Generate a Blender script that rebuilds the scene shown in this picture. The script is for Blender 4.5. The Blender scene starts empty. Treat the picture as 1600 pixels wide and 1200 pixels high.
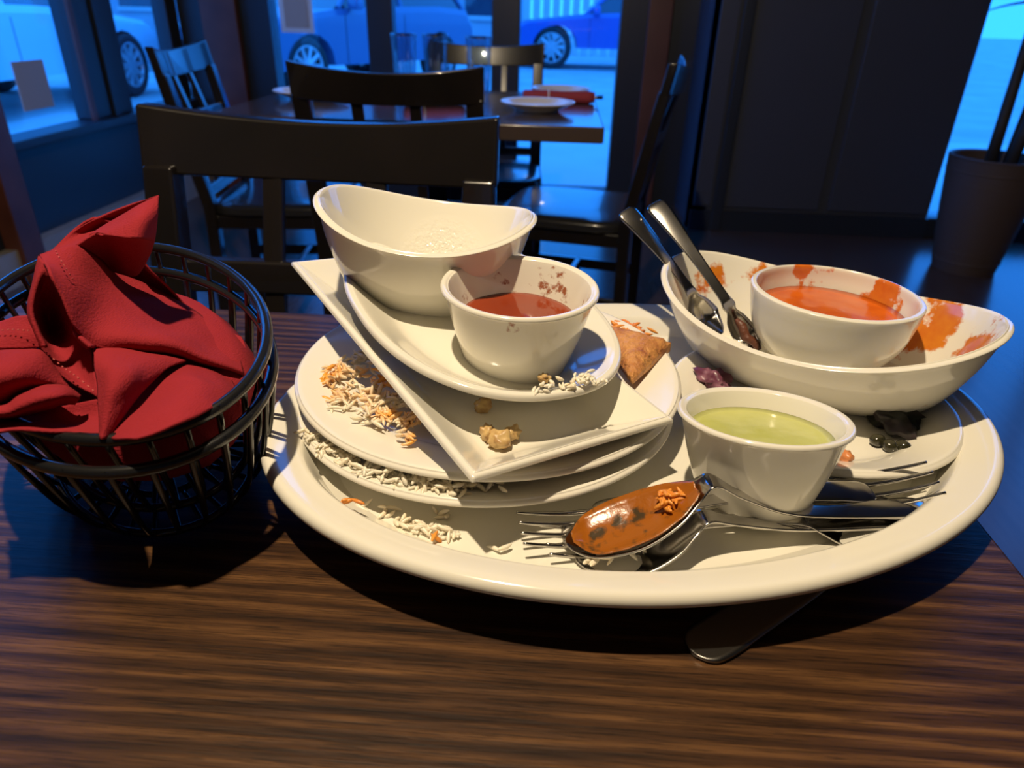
import bpy, bmesh, math, random
from mathutils import Vector, Matrix, noise
random.seed(7)
R = math.radians
scene = bpy.context.scene
COL = scene.collection

# ------------------------------------------------------------------ camera
CAM = Vector((0, 0, 0.99)); FPX = 1100.0
YAW, PITCH, ROLL = R(3.08), R(28.0), R(1.5)
_f = Vector((-math.sin(YAW)*math.cos(PITCH), math.cos(YAW)*math.cos(PITCH), -math.sin(PITCH)))
_r0 = Vector((math.cos(YAW), math.sin(YAW), 0)); _u0 = _r0.cross(_f)
_r = _r0*math.cos(ROLL) + _u0*math.sin(ROLL); _u = _u0*math.cos(ROLL) - _r0*math.sin(ROLL)
cd = bpy.data.cameras.new('camera'); cam = bpy.data.objects.new('camera', cd); COL.objects.link(cam)
cd.sensor_width = 36; cd.lens = FPX/1600*36; cd.clip_start = 0.02; cd.clip_end = 200
cam.matrix_world = Matrix(((_r.x, _u.x, -_f.x, CAM.x), (_r.y, _u.y, -_f.y, CAM.y), (_r.z, _u.z, -_f.z, CAM.z), (0, 0, 0, 1)))
cd.dof.use_dof = True; cd.dof.focus_distance = 0.39; cd.dof.aperture_fstop = 11.0
scene.camera = cam

# measured positions: where a sight line meets a plane of known height / depth
def _ray(x, y): return _f + _r*((x-800)/FPX) - _u*((y-600)/FPX)
def PZ(x, y, z):
    d = _ray(x, y); return CAM + d*((z-CAM.z)/d.z)
def P(x, y, h): return PZ(x, y, 0.75+h)
def PY(x, y, Y):
    d = _ray(x, y); return CAM + d*(Y/d.y)

# ------------------------------------------------------------------ world and lights
w = bpy.data.worlds.new('dusk_sky'); scene.world = w; w.use_nodes = True
bgn = w.node_tree.nodes['Background']; bgn.inputs[0].default_value = (0.02, 0.24, 0.95, 1); bgn.inputs[1].default_value = 3.6

def lamp(name, loc, power, color, radius, kind='POINT', rot=None, size=None, spot=None):
    d = bpy.data.lights.new(name, kind); d.energy = power; d.color = color
    if kind in ('POINT', 'SPOT'): d.shadow_soft_size = radius
    if kind == 'SPOT': d.spot_size = spot; d.spot_blend = 0.6
    o = bpy.data.objects.new(name, d); COL.objects.link(o); o.location = loc
    if rot: o.rotation_euler = rot
    return o
WARM = (1.0, 0.80, 0.54)
lamp('pendant_lamp_offscreen', (-0.20, 0.17, 2.00), 80, WARM, 0.018)
vs = scene.view_settings
vs.view_transform = 'Standard'; vs.look = 'None'; vs.gamma = 1; vs.use_curve_mapping = False; vs.exposure = 0.0

# ------------------------------------------------------------------ materials
def new_mat(name):
    m = bpy.data.materials.new(name); m.use_nodes = True
    return m, m.node_tree.nodes, m.node_tree.links, m.node_tree.nodes['Principled BSDF']
def mat(name, col, rough=0.5, metal=0.0, coat=0.0, spec=0.5, bump=None, var=None, sss=0, trans=0):
    m, N, L, b = new_mat(name)
    b.inputs['Base Color'].default_value = (*col, 1); b.inputs['Roughness'].default_value = rough
    b.inputs['Metallic'].default_value = metal; b.inputs['Coat Weight'].default_value = coat
    b.inputs['Coat Roughness'].default_value = 0.05; b.inputs['Specular IOR Level'].default_value = spec
    if sss: b.inputs['Subsurface Weight'].default_value = sss; b.inputs['Subsurface Radius'].default_value = (0.004, 0.003, 0.002); b.inputs['Subsurface Scale'].default_value = 1
    tc = N.new('ShaderNodeTexCoord')
    if var:   # (second colour, scale, low, high)
        n = N.new('ShaderNodeTexNoise'); n.inputs['Scale'].default_value = var[1]; n.inputs['Detail'].default_value = 5
        L.new(tc.outputs['Object'], n.inputs['Vector'])
        r = N.new('ShaderNodeValToRGB'); r.color_ramp.elements[0].position = var[2]; r.color_ramp.elements[1].position = var[3]
        r.color_ramp.elements[0].color = (*col, 1); r.color_ramp.elements[1].color = (*var[0], 1)
        L.new(n.outputs['Fac'], r.inputs['Fac']); L.new(r.outputs['Color'], b.inputs['Base Color'])
    if bump:  # (scale, strength, distance)
        n = N.new('ShaderNodeTexNoise'); n.inputs['Scale'].default_value = bump[0]; n.inputs['Detail'].default_value = 4
        L.new(tc.outputs['Object'], n.inputs['Vector'])
        bn = N.new('ShaderNodeBump'); bn.inputs['Strength'].default_value = bump[1]; bn.inputs['Distance'].default_value = bump[2]
        L.new(n.outputs['Fac'], bn.inputs['Height']); L.new(bn.outputs['Normal'], b.inputs['Normal'])
    return m
CER = (0.80, 0.775, 0.68)
M = {}
M['ceramic'] = mat('white_glazed_ceramic', CER, 0.13, coat=0.4, bump=(18, 0.03, 0.002))
M['ceramic_matte'] = mat('white_plate_ceramic', (0.82, 0.79, 0.70), 0.2, coat=0.2, bump=(25, 0.03, 0.002))
M['steel'] = mat('stainless_steel', (0.62, 0.60, 0.57), 0.16, 1.0, var=((0.45, 0.43, 0.40), 60, 0.4, 0.75))
M['knife_steel'] = mat('dull_steel', (0.30, 0.29, 0.27), 0.28, 1.0, bump=(300, 0.05, 0.001))
M['black_wire'] = mat('black_coated_wire', (0.010, 0.010, 0.011), 0.25, coat=0.6)
M['black_wood'] = mat('black_lacquered_wood', (0.009, 0.0075, 0.007), 0.26, coat=0.6, bump=(40, 0.03, 0.002), var=((0.013, 0.010, 0.009), 9, 0.3, 0.7))
M['vinyl'] = mat('black_vinyl', (0.02, 0.02, 0.022), 0.22, coat=0.5, bump=(60, 0.1, 0.003))
M['frame'] = mat('dark_painted_frame', (0.020, 0.026, 0.038), 0.4)
M['panel'] = mat('dark_wall_panel', (0.055, 0.062, 0.088), 0.42, bump=(6, 0.04, 0.01))
M['redwood'] = mat('reddish_brown_wood', (0.16, 0.052, 0.034), 0.45, var=((0.10, 0.03, 0.02), 6, 0.3, 0.7))
M['ceil'] = mat('dark_ceiling', (0.05, 0.05, 0.05), 0.8)
M['kerb'] = mat('pale_stone_base', (0.42, 0.38, 0.32), 0.6, var=((0.34, 0.31, 0.27), 12, 0.3, 0.7))
M['paper'] = mat('grey_paper', (0.50, 0.42, 0.36), 0.8)
M['paper_white'] = mat('white_paper', (0.75, 0.78, 0.8), 0.7)
M['white_rice'] = mat('rice', (0.86, 0.80, 0.66), 0.35, sss=0.15, var=((0.86, 0.72, 0.50), 70, 0.45, 0.75))
M['mixed_rice'] = mat('stained_rice', (0.86, 0.79, 0.62), 0.35, sss=0.1, var=((0.86, 0.40, 0.06), 34, 0.44, 0.62))
M['orange_rice'] = mat('orange_rice', (0.80, 0.34, 0.05), 0.35, var=((0.72, 0.20, 0.03), 60, 0.4, 0.7))
M['onion'] = mat('browned_onion', (0.60, 0.42, 0.18), 0.4, var=((0.34, 0.18, 0.06), 160, 0.42, 0.7))
M['bread'] = mat('bread_crust', (0.62, 0.29, 0.085), 0.55, var=((0.36, 0.12, 0.04), 90, 0.40, 0.68), bump=(220, 0.8, 0.004))
M['purple'] = mat('red_onion', (0.12, 0.03, 0.06), 0.3, var=((0.45, 0.22, 0.30), 70, 0.45, 0.7))
M['herb'] = mat('dark_herb', (0.018, 0.022, 0.016), 0.35, var=((0.05, 0.03, 0.04), 90, 0.4, 0.7))
M['caper'] = mat('dark_olive', (0.028, 0.026, 0.012), 0.18, coat=0.6)
M['pickle'] = mat('orange_pickle', (0.62, 0.22, 0.07), 0.3)
M['red_sauce'] = mat('thin_red_sauce', (0.26, 0.040, 0.012), 0.10, coat=0.3, var=((0.22, 0.03, 0.01), 30, 0.3, 0.7))
M['orange_sauce'] = mat('orange_curry', (0.66, 0.135, 0.012), 0.18, coat=0.3, var=((0.55, 0.09, 0.008), 60, 0.35, 0.7), bump=(90, 0.12, 0.003))
M['green_sauce'] = mat('green_chutney', (0.52, 0.54, 0.16), 0.2, coat=0.2, var=((0.46, 0.48, 0.12), 80, 0.3, 0.7), bump=(70, 0.2, 0.003))
M['curry'] = mat('curry_residue', (0.32, 0.095, 0.007), 0.25, coat=0.3, var=((0.06, 0.038, 0.016), 130, 0.54, 0.66), bump=(120, 0.3, 0.002))
M['stitch'] = mat('pale_red_thread', (0.50, 0.10, 0.09), 0.8)
M['asphalt'] = mat('street', (0.55, 0.55, 0.55), 0.8, var=((0.42, 0.42, 0.42), 1.5, 0.3, 0.7))
M['sidewalk'] = mat('sidewalk', (0.62, 0.62, 0.60), 0.7, var=((0.55, 0.55, 0.55), 2, 0.3, 0.7))
M['facade'] = mat('pale_facade', (0.45, 0.50, 0.55), 0.8, var=((0.35, 0.4, 0.5), 1, 0.3, 0.7))
M['fence'] = mat('pale_fence', (0.55, 0.56, 0.58), 0.7)
M['car_blue'] = mat('blue_car_paint', (0.03, 0.12, 0.45), 0.25, coat=0.8)
M['car_pale'] = mat('pale_blue_car_paint', (0.55, 0.75, 0.85), 0.25, coat=0.8)
M['car_dark'] = mat('dark_blue_car_paint', (0.05, 0.12, 0.26), 0.25, coat=0.8)
M['car_glass'] = mat('car_glass', (0.02, 0.04, 0.07), 0.05, coat=1)
M['tyre'] = mat('tyre_rubber', (0.015, 0.016, 0.02), 0.7)
M['alloy'] = mat('alloy_wheel', (0.5, 0.52, 0.56), 0.35, 0.6)
M['headlamp'] = mat('headlamp_lens', (0.75, 0.8, 0.85), 0.1, coat=1)
M['leaf'] = mat('green_leaf', (0.03, 0.085, 0.05), 0.4, var=((0.02, 0.05, 0.03), 8, 0.3, 0.7))
M['stem'] = mat('dark_stem', (0.03, 0.028, 0.026), 0.6, bump=(50, 0.3, 0.005))
M['soil'] = mat('potting_soil', (0.03, 0.022, 0.016), 0.9, bump=(60, 0.6, 0.01))
M['pot'] = mat('woven_brown_pot', (0.085, 0.058, 0.048), 0.6, bump=(60, 0.3, 0.005))
M['cloth_red2'] = mat('red_cloth', (0.30, 0.035, 0.06), 0.8)
M['far_plate'] = mat('far_plate_ceramic', (0.82, 0.78, 0.70), 0.2, coat=0.3)
M['tree'] = mat('green_awning', (0.05, 0.25, 0.16), 0.7)

def glass_mat(name, tint, refl):
    m = bpy.data.materials.new(name); m.use_nodes = True; N = m.node_tree.nodes; L = m.node_tree.links; N.clear()
    o = N.new('ShaderNodeOutputMaterial'); mx = N.new('ShaderNodeMixShader'); t = N.new('ShaderNodeBsdfTransparent'); g = N.new('ShaderNodeBsdfGlossy')
    t.inputs['Color'].default_value = (*tint, 1); g.inputs['Roughness'].default_value = 0.02
    lw = N.new('ShaderNodeLayerWeight'); lw.inputs['Blend'].default_value = 0.5
    pw = N.new('ShaderNodeMath'); pw.operation = 'POWER'; pw.inputs[1].default_value = 4.0; L.new(lw.outputs['Facing'], pw.inputs[0])
    fr = N.new('ShaderNodeMath'); fr.operation = 'MULTIPLY_ADD'; fr.inputs[1].default_value = 0.6; fr.inputs[2].default_value = refl; L.new(pw.outputs[0], fr.inputs[0])
    L.new(fr.outputs[0], mx.inputs[0]); L.new(t.outputs[0], mx.inputs[1]); L.new(g.outputs[0], mx.inputs[2]); L.new(mx.outputs[0], o.inputs['Surface'])
    return m
M['glass'] = glass_mat('window_glass', (0.95, 0.97, 0.98), 0.03)
M['tumbler'] = glass_mat('drinking_glass', (0.84, 0.90, 0.94), 0.16)

def table_wood():
    m, N, L, b = new_mat('stained_oak_tabletop')
    tc = N.new('ShaderNodeTexCoord')
    def mapped(sx, sy, sz=1, rot=0):
        mp = N.new('ShaderNodeMapping'); mp.inputs['Scale'].default_value = (sx, sy, sz); mp.inputs['Rotation'].default_value = (0, 0, rot)
        L.new(tc.outputs['Object'], mp.inputs['Vector']); return mp.outputs['Vector']
    wv = N.new('ShaderNodeTexWave'); wv.wave_type = 'BANDS'; wv.bands_direction = 'Y'
    wv.inputs['Scale'].default_value = 20; wv.inputs['Distortion'].default_value = 11; wv.inputs['Detail'].default_value = 3; wv.inputs['Detail Scale'].default_value = 0.7
    L.new(mapped(0.16, 1.5, 1, R(-2)), wv.inputs['Vector'])
    fine = N.new('ShaderNodeTexNoise'); fine.inputs['Scale'].default_value = 9; fine.inputs['Detail'].default_value = 7; fine.inputs['Roughness'].default_value = 0.65
    L.new(mapped(1.6, 40, 1, R(-2)), fine.inputs['Vector'])
    broad = N.new('ShaderNodeTexNoise'); broad.inputs['Scale'].default_value = 5; broad.inputs['Detail'].default_value = 2
    L.new(mapped(0.5, 2.2, 1), broad.inputs['Vector'])
    a1 = N.new('ShaderNodeMath'); a1.operation = 'MULTIPLY_ADD'; a1.inputs[1].default_value = 0.22
    L.new(wv.outputs['Fac'], a1.inputs[0])
    a2 = N.new('ShaderNodeMath'); a2.operation = 'MULTIPLY_ADD'; a2.inputs[1].default_value = 0.72
    L.new(fine.outputs['Fac'], a2.inputs[0])
    a3 = N.new('ShaderNodeMath'); a3.operation = 'MULTIPLY'; a3.inputs[1].default_value = 0.42
    L.new(broad.outputs['Fac'], a3.inputs[0]); L.new(a3.outputs[0], a2.inputs[2]); L.new(a2.outputs[0], a1.inputs[2])
    r = N.new('ShaderNodeValToRGB'); e = r.color_ramp.elements
    e[0].position = 0.44; e[0].color = (0.014, 0.0065, 0.0038, 1); e[1].position = 0.92; e[1].color = (0.150, 0.070, 0.025, 1)
    k = r.color_ramp.elements.new(0.70); k.color = (0.060, 0.0265, 0.0105, 1)
    L.new(a1.outputs[0], r.inputs['Fac'])
    st = N.new('ShaderNodeTexNoise'); st.inputs['Scale'].default_value = 7; st.inputs['Detail'].default_value = 5; st.inputs['Roughness'].default_value = 0.7
    L.new(mapped(5, 190, 1, R(-2)), st.inputs['Vector'])
    sr = N.new('ShaderNodeMapRange'); sr.inputs['From Min'].default_value = 0.52; sr.inputs['From Max'].default_value = 0.58; sr.inputs['To Min'].default_value = 1.0; sr.inputs['To Max'].default_value = 0.45
    L.new(st.outputs['Fac'], sr.inputs['Value'])
    mm = N.new('ShaderNodeMix'); mm.data_type = 'RGBA'; mm.blend_type = 'MULTIPLY'; mm.inputs[0].default_value = 1.0
    L.new(r.outputs['Color'], mm.inputs[6]); L.new(sr.outputs[0], mm.inputs[7]); L.new(mm.outputs[2], b.inputs['Base Color'])
    pore = N.new('ShaderNodeTexNoise'); pore.inputs['Scale'].default_value = 60; pore.inputs['Detail'].default_value = 3
    L.new(mapped(1.0, 7, 1, R(-2)), pore.inputs['Vector'])
    mxh = N.new('ShaderNodeMath'); mxh.operation = 'MULTIPLY_ADD'; mxh.inputs[1].default_value = 0.6
    L.new(pore.outputs['Fac'], mxh.inputs[0]); L.new(fine.outputs['Fac'], mxh.inputs[2])
    bn = N.new('ShaderNodeBump'); bn.inputs['Strength'].default_value = 0.16; bn.inputs['Distance'].default_value = 0.0014
    L.new(mxh.outputs[0], bn.inputs['Height']); L.new(bn.outputs['Normal'], b.inputs['Normal'])
    b.inputs['Roughness'].default_value = 0.40; b.inputs['Specular IOR Level'].default_value = 0.28; b.inputs['Coat Weight'].default_value = 0.06; b.inputs['Coat Roughness'].default_value = 0.14
    return m
M['table'] = table_wood()

def floor_wood():
    m, N, L, b = new_mat('dark_wood_floor')
    tc = N.new('ShaderNodeTexCoord'); mp = N.new('ShaderNodeMapping'); mp.inputs['Scale'].default_value = (7, 0.6, 1)
    L.new(tc.outputs['Object'], mp.inputs['Vector'])
    n = N.new('ShaderNodeTexNoise'); n.inputs['Scale'].default_value = 4; n.inputs['Detail'].default_value = 4
    L.new(mp.outputs['Vector'], n.inputs['Vector'])
    r = N.new('ShaderNodeValToRGB'); r.color_ramp.elements[0].color = (0.055, 0.035, 0.028, 1); r.color_ramp.elements[1].color = (0.12, 0.08, 0.065, 1)
    L.new(n.outputs['Fac'], r.inputs['Fac']); L.new(r.outputs['Color'], b.inputs['Base Color'])
    b.inputs['Roughness'].default_value = 0.22
    return m
M['floor'] = floor_wood()

def napkin_cloth():
    m, N, L, b = new_mat('woven_red_cloth')
    tc = N.new('ShaderNodeTexCoord')
    n = N.new('ShaderNodeTexNoise'); n.inputs['Scale'].default_value = 30; n.inputs['Detail'].default_value = 3
    L.new(tc.outputs['Object'], n.inputs['Vector'])
    r = N.new('ShaderNodeValToRGB'); r.color_ramp.elements[0].color = (0.24, 0.013, 0.021, 1); r.color_ramp.elements[1].color = (0.33, 0.022, 0.031, 1)
    L.new(n.outputs['Fac'], r.inputs['Fac']); L.new(r.outputs['Color'], b.inputs['Base Color'])
    ad = []
    for sc in ((1500, 300, 300), (300, 1500, 700)):
        mp = N.new('ShaderNodeMapping'); mp.inputs['Scale'].default_value = sc; L.new(tc.outputs['Object'], mp.inputs['Vector'])
        k = N.new('ShaderNodeTexNoise'); k.inputs['Scale'].default_value = 1.4; k.inputs['Detail'].default_value = 1; L.new(mp.outputs['Vector'], k.inputs['Vector']); ad.append(k)
    s = N.new('ShaderNodeMath'); s.operation = 'ADD'; L.new(ad[0].outputs['Fac'], s.inputs[0]); L.new(ad[1].outputs['Fac'], s.inputs[1])
    bn = N.new('ShaderNodeBump'); bn.inputs['Strength'].default_value = 0.5; bn.inputs['Distance'].default_value = 0.0006
    L.new(s.outputs[0], bn.inputs['Height']); L.new(bn.outputs['Normal'], b.inputs['Normal'])
    b.inputs['Roughness'].default_value = 0.9; b.inputs['Sheen Weight'].default_value = 0.0; b.inputs['Specular IOR Level'].default_value = 0.2
    return m
M['napkin'] = napkin_cloth()

def stained_ceramic(name, stain, dark, masks, scale, lo, hi):
    """white glaze with sauce smears: masks are (centre, radius) in the dish's own space"""
    m, N, L, b = new_mat(name)
    tc = N.new('ShaderNodeTexCoord')
    n = N.new('ShaderNodeTexNoise'); n.inputs['Scale'].default_value = scale; n.inputs['Detail'].default_value = 5; n.inputs['Roughness'].default_value = 0.6
    L.new(tc.outputs['Object'], n.inputs['Vector'])
    total = None
    for c, rad, amp in masks:
        d = N.new('ShaderNodeVectorMath'); d.operation = 'DISTANCE'; d.inputs[1].default_value = c
        L.new(tc.outputs['Object'], d.inputs[0])
        mr = N.new('ShaderNodeMapRange'); mr.inputs['From Min'].default_value = rad*0.35; mr.inputs['From Max'].default_value = rad
        mr.inputs['To Min'].default_value = amp; mr.inputs['To Max'].default_value = 0
        L.new(d.outputs['Value'], mr.inputs['Value'])
        if total is None: total = mr.outputs[0]
        else:
            a = N.new('ShaderNodeMath'); a.operation = 'MAXIMUM'; L.new(total, a.inputs[0]); L.new(mr.outputs[0], a.inputs[1]); total = a.outputs[0]
    add = N.new('ShaderNodeMath'); add.operation = 'MULTIPLY_ADD'; add.inputs[1].default_value = 0.5
    L.new(total, add.inputs[0]); L.new(n.outputs['Fac'], add.inputs[2])
    mk = N.new('ShaderNodeMapRange'); mk.inputs['From Min'].default_value = lo; mk.inputs['From Max'].default_value = hi; L.new(add.outputs[0], mk.inputs['Value'])
    gate = N.new('ShaderNodeMath'); gate.operation = 'GREATER_THAN'; gate.inputs[1].default_value = 0.02; L.new(total, gate.inputs[0])
    mul = N.new('ShaderNodeMath'); mul.operation = 'MULTIPLY'; L.new(mk.outputs[0], mul.inputs[0]); L.new(gate.outputs[0], mul.inputs[1])
    sc = N.new('ShaderNodeMix'); sc.data_type = 'RGBA'; sc.inputs[6].default_value = (*stain, 1); sc.inputs[7].default_value = (*dark, 1)
    n2 = N.new('ShaderNodeTexNoise'); n2.inputs['Scale'].default_value = scale*2.5; L.new(tc.outputs['Object'], n2.inputs['Vector']); L.new(n2.outputs['Fac'], sc.inputs[0])
    mx = N.new('ShaderNodeMix'); mx.data_type = 'RGBA'; mx.inputs[6].default_value = (*CER, 1)
    L.new(mul.outputs[0], mx.inputs[0]); L.new(sc.outputs[2], mx.inputs[7]); L.new(mx.outputs[2], b.inputs['Base Color'])
    b.inputs['Roughness'].default_value = 0.16; b.inputs['Coat Weight'].default_value = 0.35; b.inputs['Coat Roughness'].default_value = 0.05
    return m

# ------------------------------------------------------------------ helpers
def tag(o, label=None, cat=None, group=None, kind=None):
    if label: o['label'] = label
    if cat: o['category'] = cat
    if group: o['group'] = group
    if kind: o['kind'] = kind
    return o
def empty(name, loc=(0, 0, 0), rot=(0, 0, 0)):
    o = bpy.data.objects.new(name, None); COL.objects.link(o); o.location = loc; o.rotation_euler = rot
    o.empty_display_size = 0.05
    return o
def mesh(name, verts, faces, m, parent=None, smooth=True, loc=None):
    me = bpy.data.meshes.new(name); me.from_pydata([tuple(v) for v in verts], [], faces); me.update()
    bm = bmesh.new(); bm.from_mesh(me); bmesh.ops.recalc_face_normals(bm, faces=bm.faces); bm.to_mesh(me); bm.free()
    if smooth:
        for p in me.polygons: p.use_smooth = True
    me.materials.append(M[m] if isinstance(m, str) else m)
    o = bpy.data.objects.new(name, me); COL.objects.link(o)
    if parent is not None: o.parent = parent
    if loc is not None: o.location = loc
    return o
class MB:
    def __init__(s): s.v = []; s.f = []
    def add(s, v, f):
        n = len(s.v); s.v += [Vector(p) for p in v]; s.f += [[i+n for i in q] for q in f]; return s
    def box(s, lo, hi):
        x0, y0, z0 = lo; x1, y1, z1 = hi
        return s.add([(x0, y0, z0), (x1, y0, z0), (x1, y1, z0), (x0, y1, z0), (x0, y0, z1), (x1, y0, z1), (x1, y1, z1), (x0, y1, z1)],
                     [(0, 3, 2, 1), (4, 5, 6, 7), (0, 1, 5, 4), (1, 2, 6, 5), (2, 3, 7, 6), (3, 0, 4, 7)])
    def tube(s, pts, rad, n=8, closed=False):
        pts = [Vector(p) for p in pts]; m = len(pts); vs_ = []; fs = []; prev = None
        for i, p in enumerate(pts):
            if closed: t = pts[(i+1) % m] - pts[i-1]
            else: t = pts[min(i+1, m-1)] - pts[max(i-1, 0)]
            t.normalize()
            if prev is None: a = t.orthogonal().normalized()
            else: a = (prev - t*prev.dot(t)).normalized()
            prev = a; bb = t.cross(a); rr = rad[i] if isinstance(rad, (list, tuple)) else rad
            for k in range(n):
                q = 2*math.pi*k/n; vs_.append(p + (a*math.cos(q) + bb*math.sin(q))*rr)
        for i in range(m if closed else m-1):
            for k in range(n):
                j = (i+1) % m; fs.append([i*n+k, i*n+(k+1) % n, j*n+(k+1) % n, j*n+k])
        if not closed: fs.append(list(range(n))); fs.append([(m-1)*n+k for k in range(n)])
        return s.add(vs_, fs)
    def build(s, name, m, parent=None, smooth=False, bevel=0, loc=None):
        o = mesh(name, s.v, s.f, m, parent, smooth, loc)
        if bevel:
            md = o.modifiers.new('bevel', 'BEVEL'); md.width = bevel; md.segments = 2; md.limit_method = 'ANGLE'
            for p in o.data.polygons: p.use_smooth = True
            wn = o.modifiers.new('wn', 'WEIGHTED_NORMAL'); wn.keep_sharp = True
        return o
def catmull(pts, sub):
    out = []; n = len(pts)
    for i in range(n-1):
        p0 = pts[max(i-1, 0)]; p1 = pts[i]; p2 = pts[i+1]; p3 = pts[min(i+2, n-1)]
        for k in range(sub):
            t = k/sub
            out.append(tuple(0.5*((2*b) + (-a+c)*t + (2*a-5*b+4*c-d)*t*t + (-a+3*b-3*c+d)*t**3) for a, b, c, d in zip(p0, p1, p2, p3)))
    out.append(tuple(pts[-1])); return out
def ellipse_shape(a, b, e=2.0):
    def fn(t, d):
        c, s = math.cos(t), math.sin(t); A = max(a-d, 1e-4); B = max(b-d, 1e-4)
        return A*math.copysign(abs(c)**(2/e), c), B*math.copysign(abs(s)**(2/e), s)
    return fn
def dish(name, profile, shape, m, raise_fn=None, n=96, sub=4, parent=None):
    """shell swept round a closed outline; profile = (inset from the rim outline, z) from base centre up over the rim to the inner floor"""
    pr = catmull(profile, sub); v = []; f = []
    for d, z in pr:
        for i in range(n):
            t = 2*math.pi*i/n; x, y = shape(t, d)
            v.append((x, y, z + (raise_fn(t, z, d) if raise_fn else 0)))
    k = len(pr)
    for j in range(k-1):
        for i in range(n): f.append([j*n+i, j*n+(i+1) % n, (j+1)*n+(i+1) % n, (j+1)*n+i])
    for j in (0, k-1):
        c = len(v); z = sum(v[j*n+i][2] for i in range(n))/n; v.append((0, 0, z))
        for i in range(n): f.append([c, j*n+i, j*n+(i+1) % n])
    return mesh(name, v, f, m, parent)
def pose(o, loc, spin=0, tx=0, ty=0):
    """spin about its own axis, then tilt: tx lifts the far side, ty lowers the right side (degrees)"""
    mtx = Matrix.Rotation(R(tx), 4, 'X') @ Matrix.Rotation(R(ty), 4, 'Y') @ Matrix.Rotation(R(spin), 4, 'Z')
    o.matrix_world = Matrix.Translation(loc) @ mtx
    return o

TZ = 0.75
# ------------------------------------------------------------------ the room
XL, YB, YR = -2.10, 4.20, 3.70     # left glazed wall, back glazed wall, right panelled wall
H = 3.2
def sbox(name, lo, hi, m, parent=None, bevel=0.0):
    o = MB().box(lo, hi).build(name, m, parent, bevel=bevel)
    if parent is None: o['kind'] = 'structure'
    return o
sbox('floor', (XL-0.1, -2.6, -0.06), (3.4, YB+0.1, 0), 'floor')
sbox('ceiling', (XL-0.1, -2.6, H), (3.4, YB+0.1, H+0.06), 'ceil')
sbox('wall_rear', (XL-0.1, -2.7, 0), (3.4, -2.6, H), 'panel')
sbox('wall_right', (3.3, -2.6, 0), (3.4, YR, H), 'panel')
# left glazed wall: stone base, low panel, sill, mullions, panes
wl = sbox('wall_left', (XL-0.08, -2.6, 0.0), (XL, YB, 0.47), 'frame')
sbox('baseboard_left', (XL, -2.6, 0.0), (XL+0.05, YB, 0.13), 'kerb')
sbox('trim_1', (XL-0.08, -2.6, 0.47), (XL+0.06, YB, 0.505), 'frame', bevel=0.004)
sbox('trim_2', (XL-0.08, -2.6, H-0.35), (XL, YB, H), 'frame')
wn = empty('window_1', (XL-0.04, 0, 0.505)); tag(wn, kind='structure')
for y0, y1 in ((1.50, 1.62), (2.50, 2.60), (3.245, 3.58), (4.08, YB)):
    MB().box((-0.04, y0, 0), (0.04, y1, H-0.855)).build('mullion', 'frame', wn, bevel=0.006)
for y0, y1 in ((1.62, 2.50), (2.60, 3.245), (3.58, 4.08)):
    MB().box((-0.004, y0-0.02, 0), (0.004, y1+0.02, H-0.855)).build('pane', 'glass', wn)
sbox('wall_left_solid', (XL-0.08, -2.6, 0.505), (XL, 1.50, H-0.35), 'panel')
sbox('trim_5', (XL, 2.50, 0.0), (XL+0.07, 2.62, H), 'redwood', bevel=0.005)
MB().box((0.04, 3.23, 0), (0.052, 3.262, H-0.855)).build('glazing_bead', 'redwood', wn)
MB().box((0.042, 3.40, 0), (0.055, 3.44, H-0.855)).build('mullion_rib', 'frame', wn)
# back glazed wall
XS = [PY(x, 60, YB).x for x in (425, 575, 615, 768, 812, 968, 1008, 1045, 325, 380)]
wb = sbox('wall_back', (XL, YB, 0), (XS[0], YB+0.12, H), 'frame')
sbox('trim_3', (XS[8], YB-0.05, 0), (XS[9], YB, H), 'redwood', bevel=0.006)
sbox('trim_4', (XS[6], YB-0.05, 0), (XS[7], YB, H), 'redwood', bevel=0.006)
w2 = empty('window_2', (0, YB+0.04, 0)); tag(w2, kind='structure')
MB().box((XS[0], -0.04, 0), (XS[5], 0.04, 0.075)).build('bottom_rail', 'frame', w2, bevel=0.005)
MB().box((XS[0], -0.04, H-0.3), (XS[5], 0.04, H)).build('top_rail', 'frame', w2, bevel=0.005)
for a, b in ((XS[1], XS[2]), (XS[3], XS[4])):
    MB().box((a, -0.05, 0.075), (b, 0.05, H-0.3)).build('mullion', 'frame', w2, bevel=0.006)
for a, b in ((XS[0], XS[1]), (XS[2], XS[3]), (XS[4], XS[5])):
    MB().box((a-0.01, -0.004, 0.07), (b+0.01, 0.004, H-0.29)).build('pane', 'glass', w2)
sbox('wall_back_right', (XS[5], YB, 0), (0.80, YB+0.12, H), 'frame')
# right panelled wall, standing forward, with its own window past the planter
XR0 = 0.70; XW = PY(1490, 200, YR).x
sbox('wall_return', (XR0, YR, 0), (XR0+0.08, YB+0.12, H), 'panel')
wr = sbox('wall_back_panelled', (XR0, YR, 0), (XW, YR+0.1, H), 'panel')
xe = [PY(x, 200, YR).x for x in (1128, 1150, 1305, 1322)]
px0 = XR0+0.01
for a, b in ((px0, xe[0]), (xe[1], xe[2]), (xe[3], XW-0.02)):
    MB().box((a, YR-0.016, 0.12), (b, YR+0.002, H-0.1)).build('wall_panel', 'panel', wr, bevel=0.004)
MB().box((xe[0]+0.012, YR-0.03, 0.0), (xe[1]-0.004, YR+0.001, H-0.02)).build('panel_batten', 'frame', wr, bevel=0.004)
sbox('baseboard_back', (XR0, YR-0.025, 0), (XW, YR, 0.10), 'frame')
w3 = empty('window_3', (0, YR+0.04, 0)); tag(w3, kind='structure')
MB().box((XW, -0.04, 0), (3.35, 0.04, 0.10)).build('bottom_rail', 'frame', w3, bevel=0.005)
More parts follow.
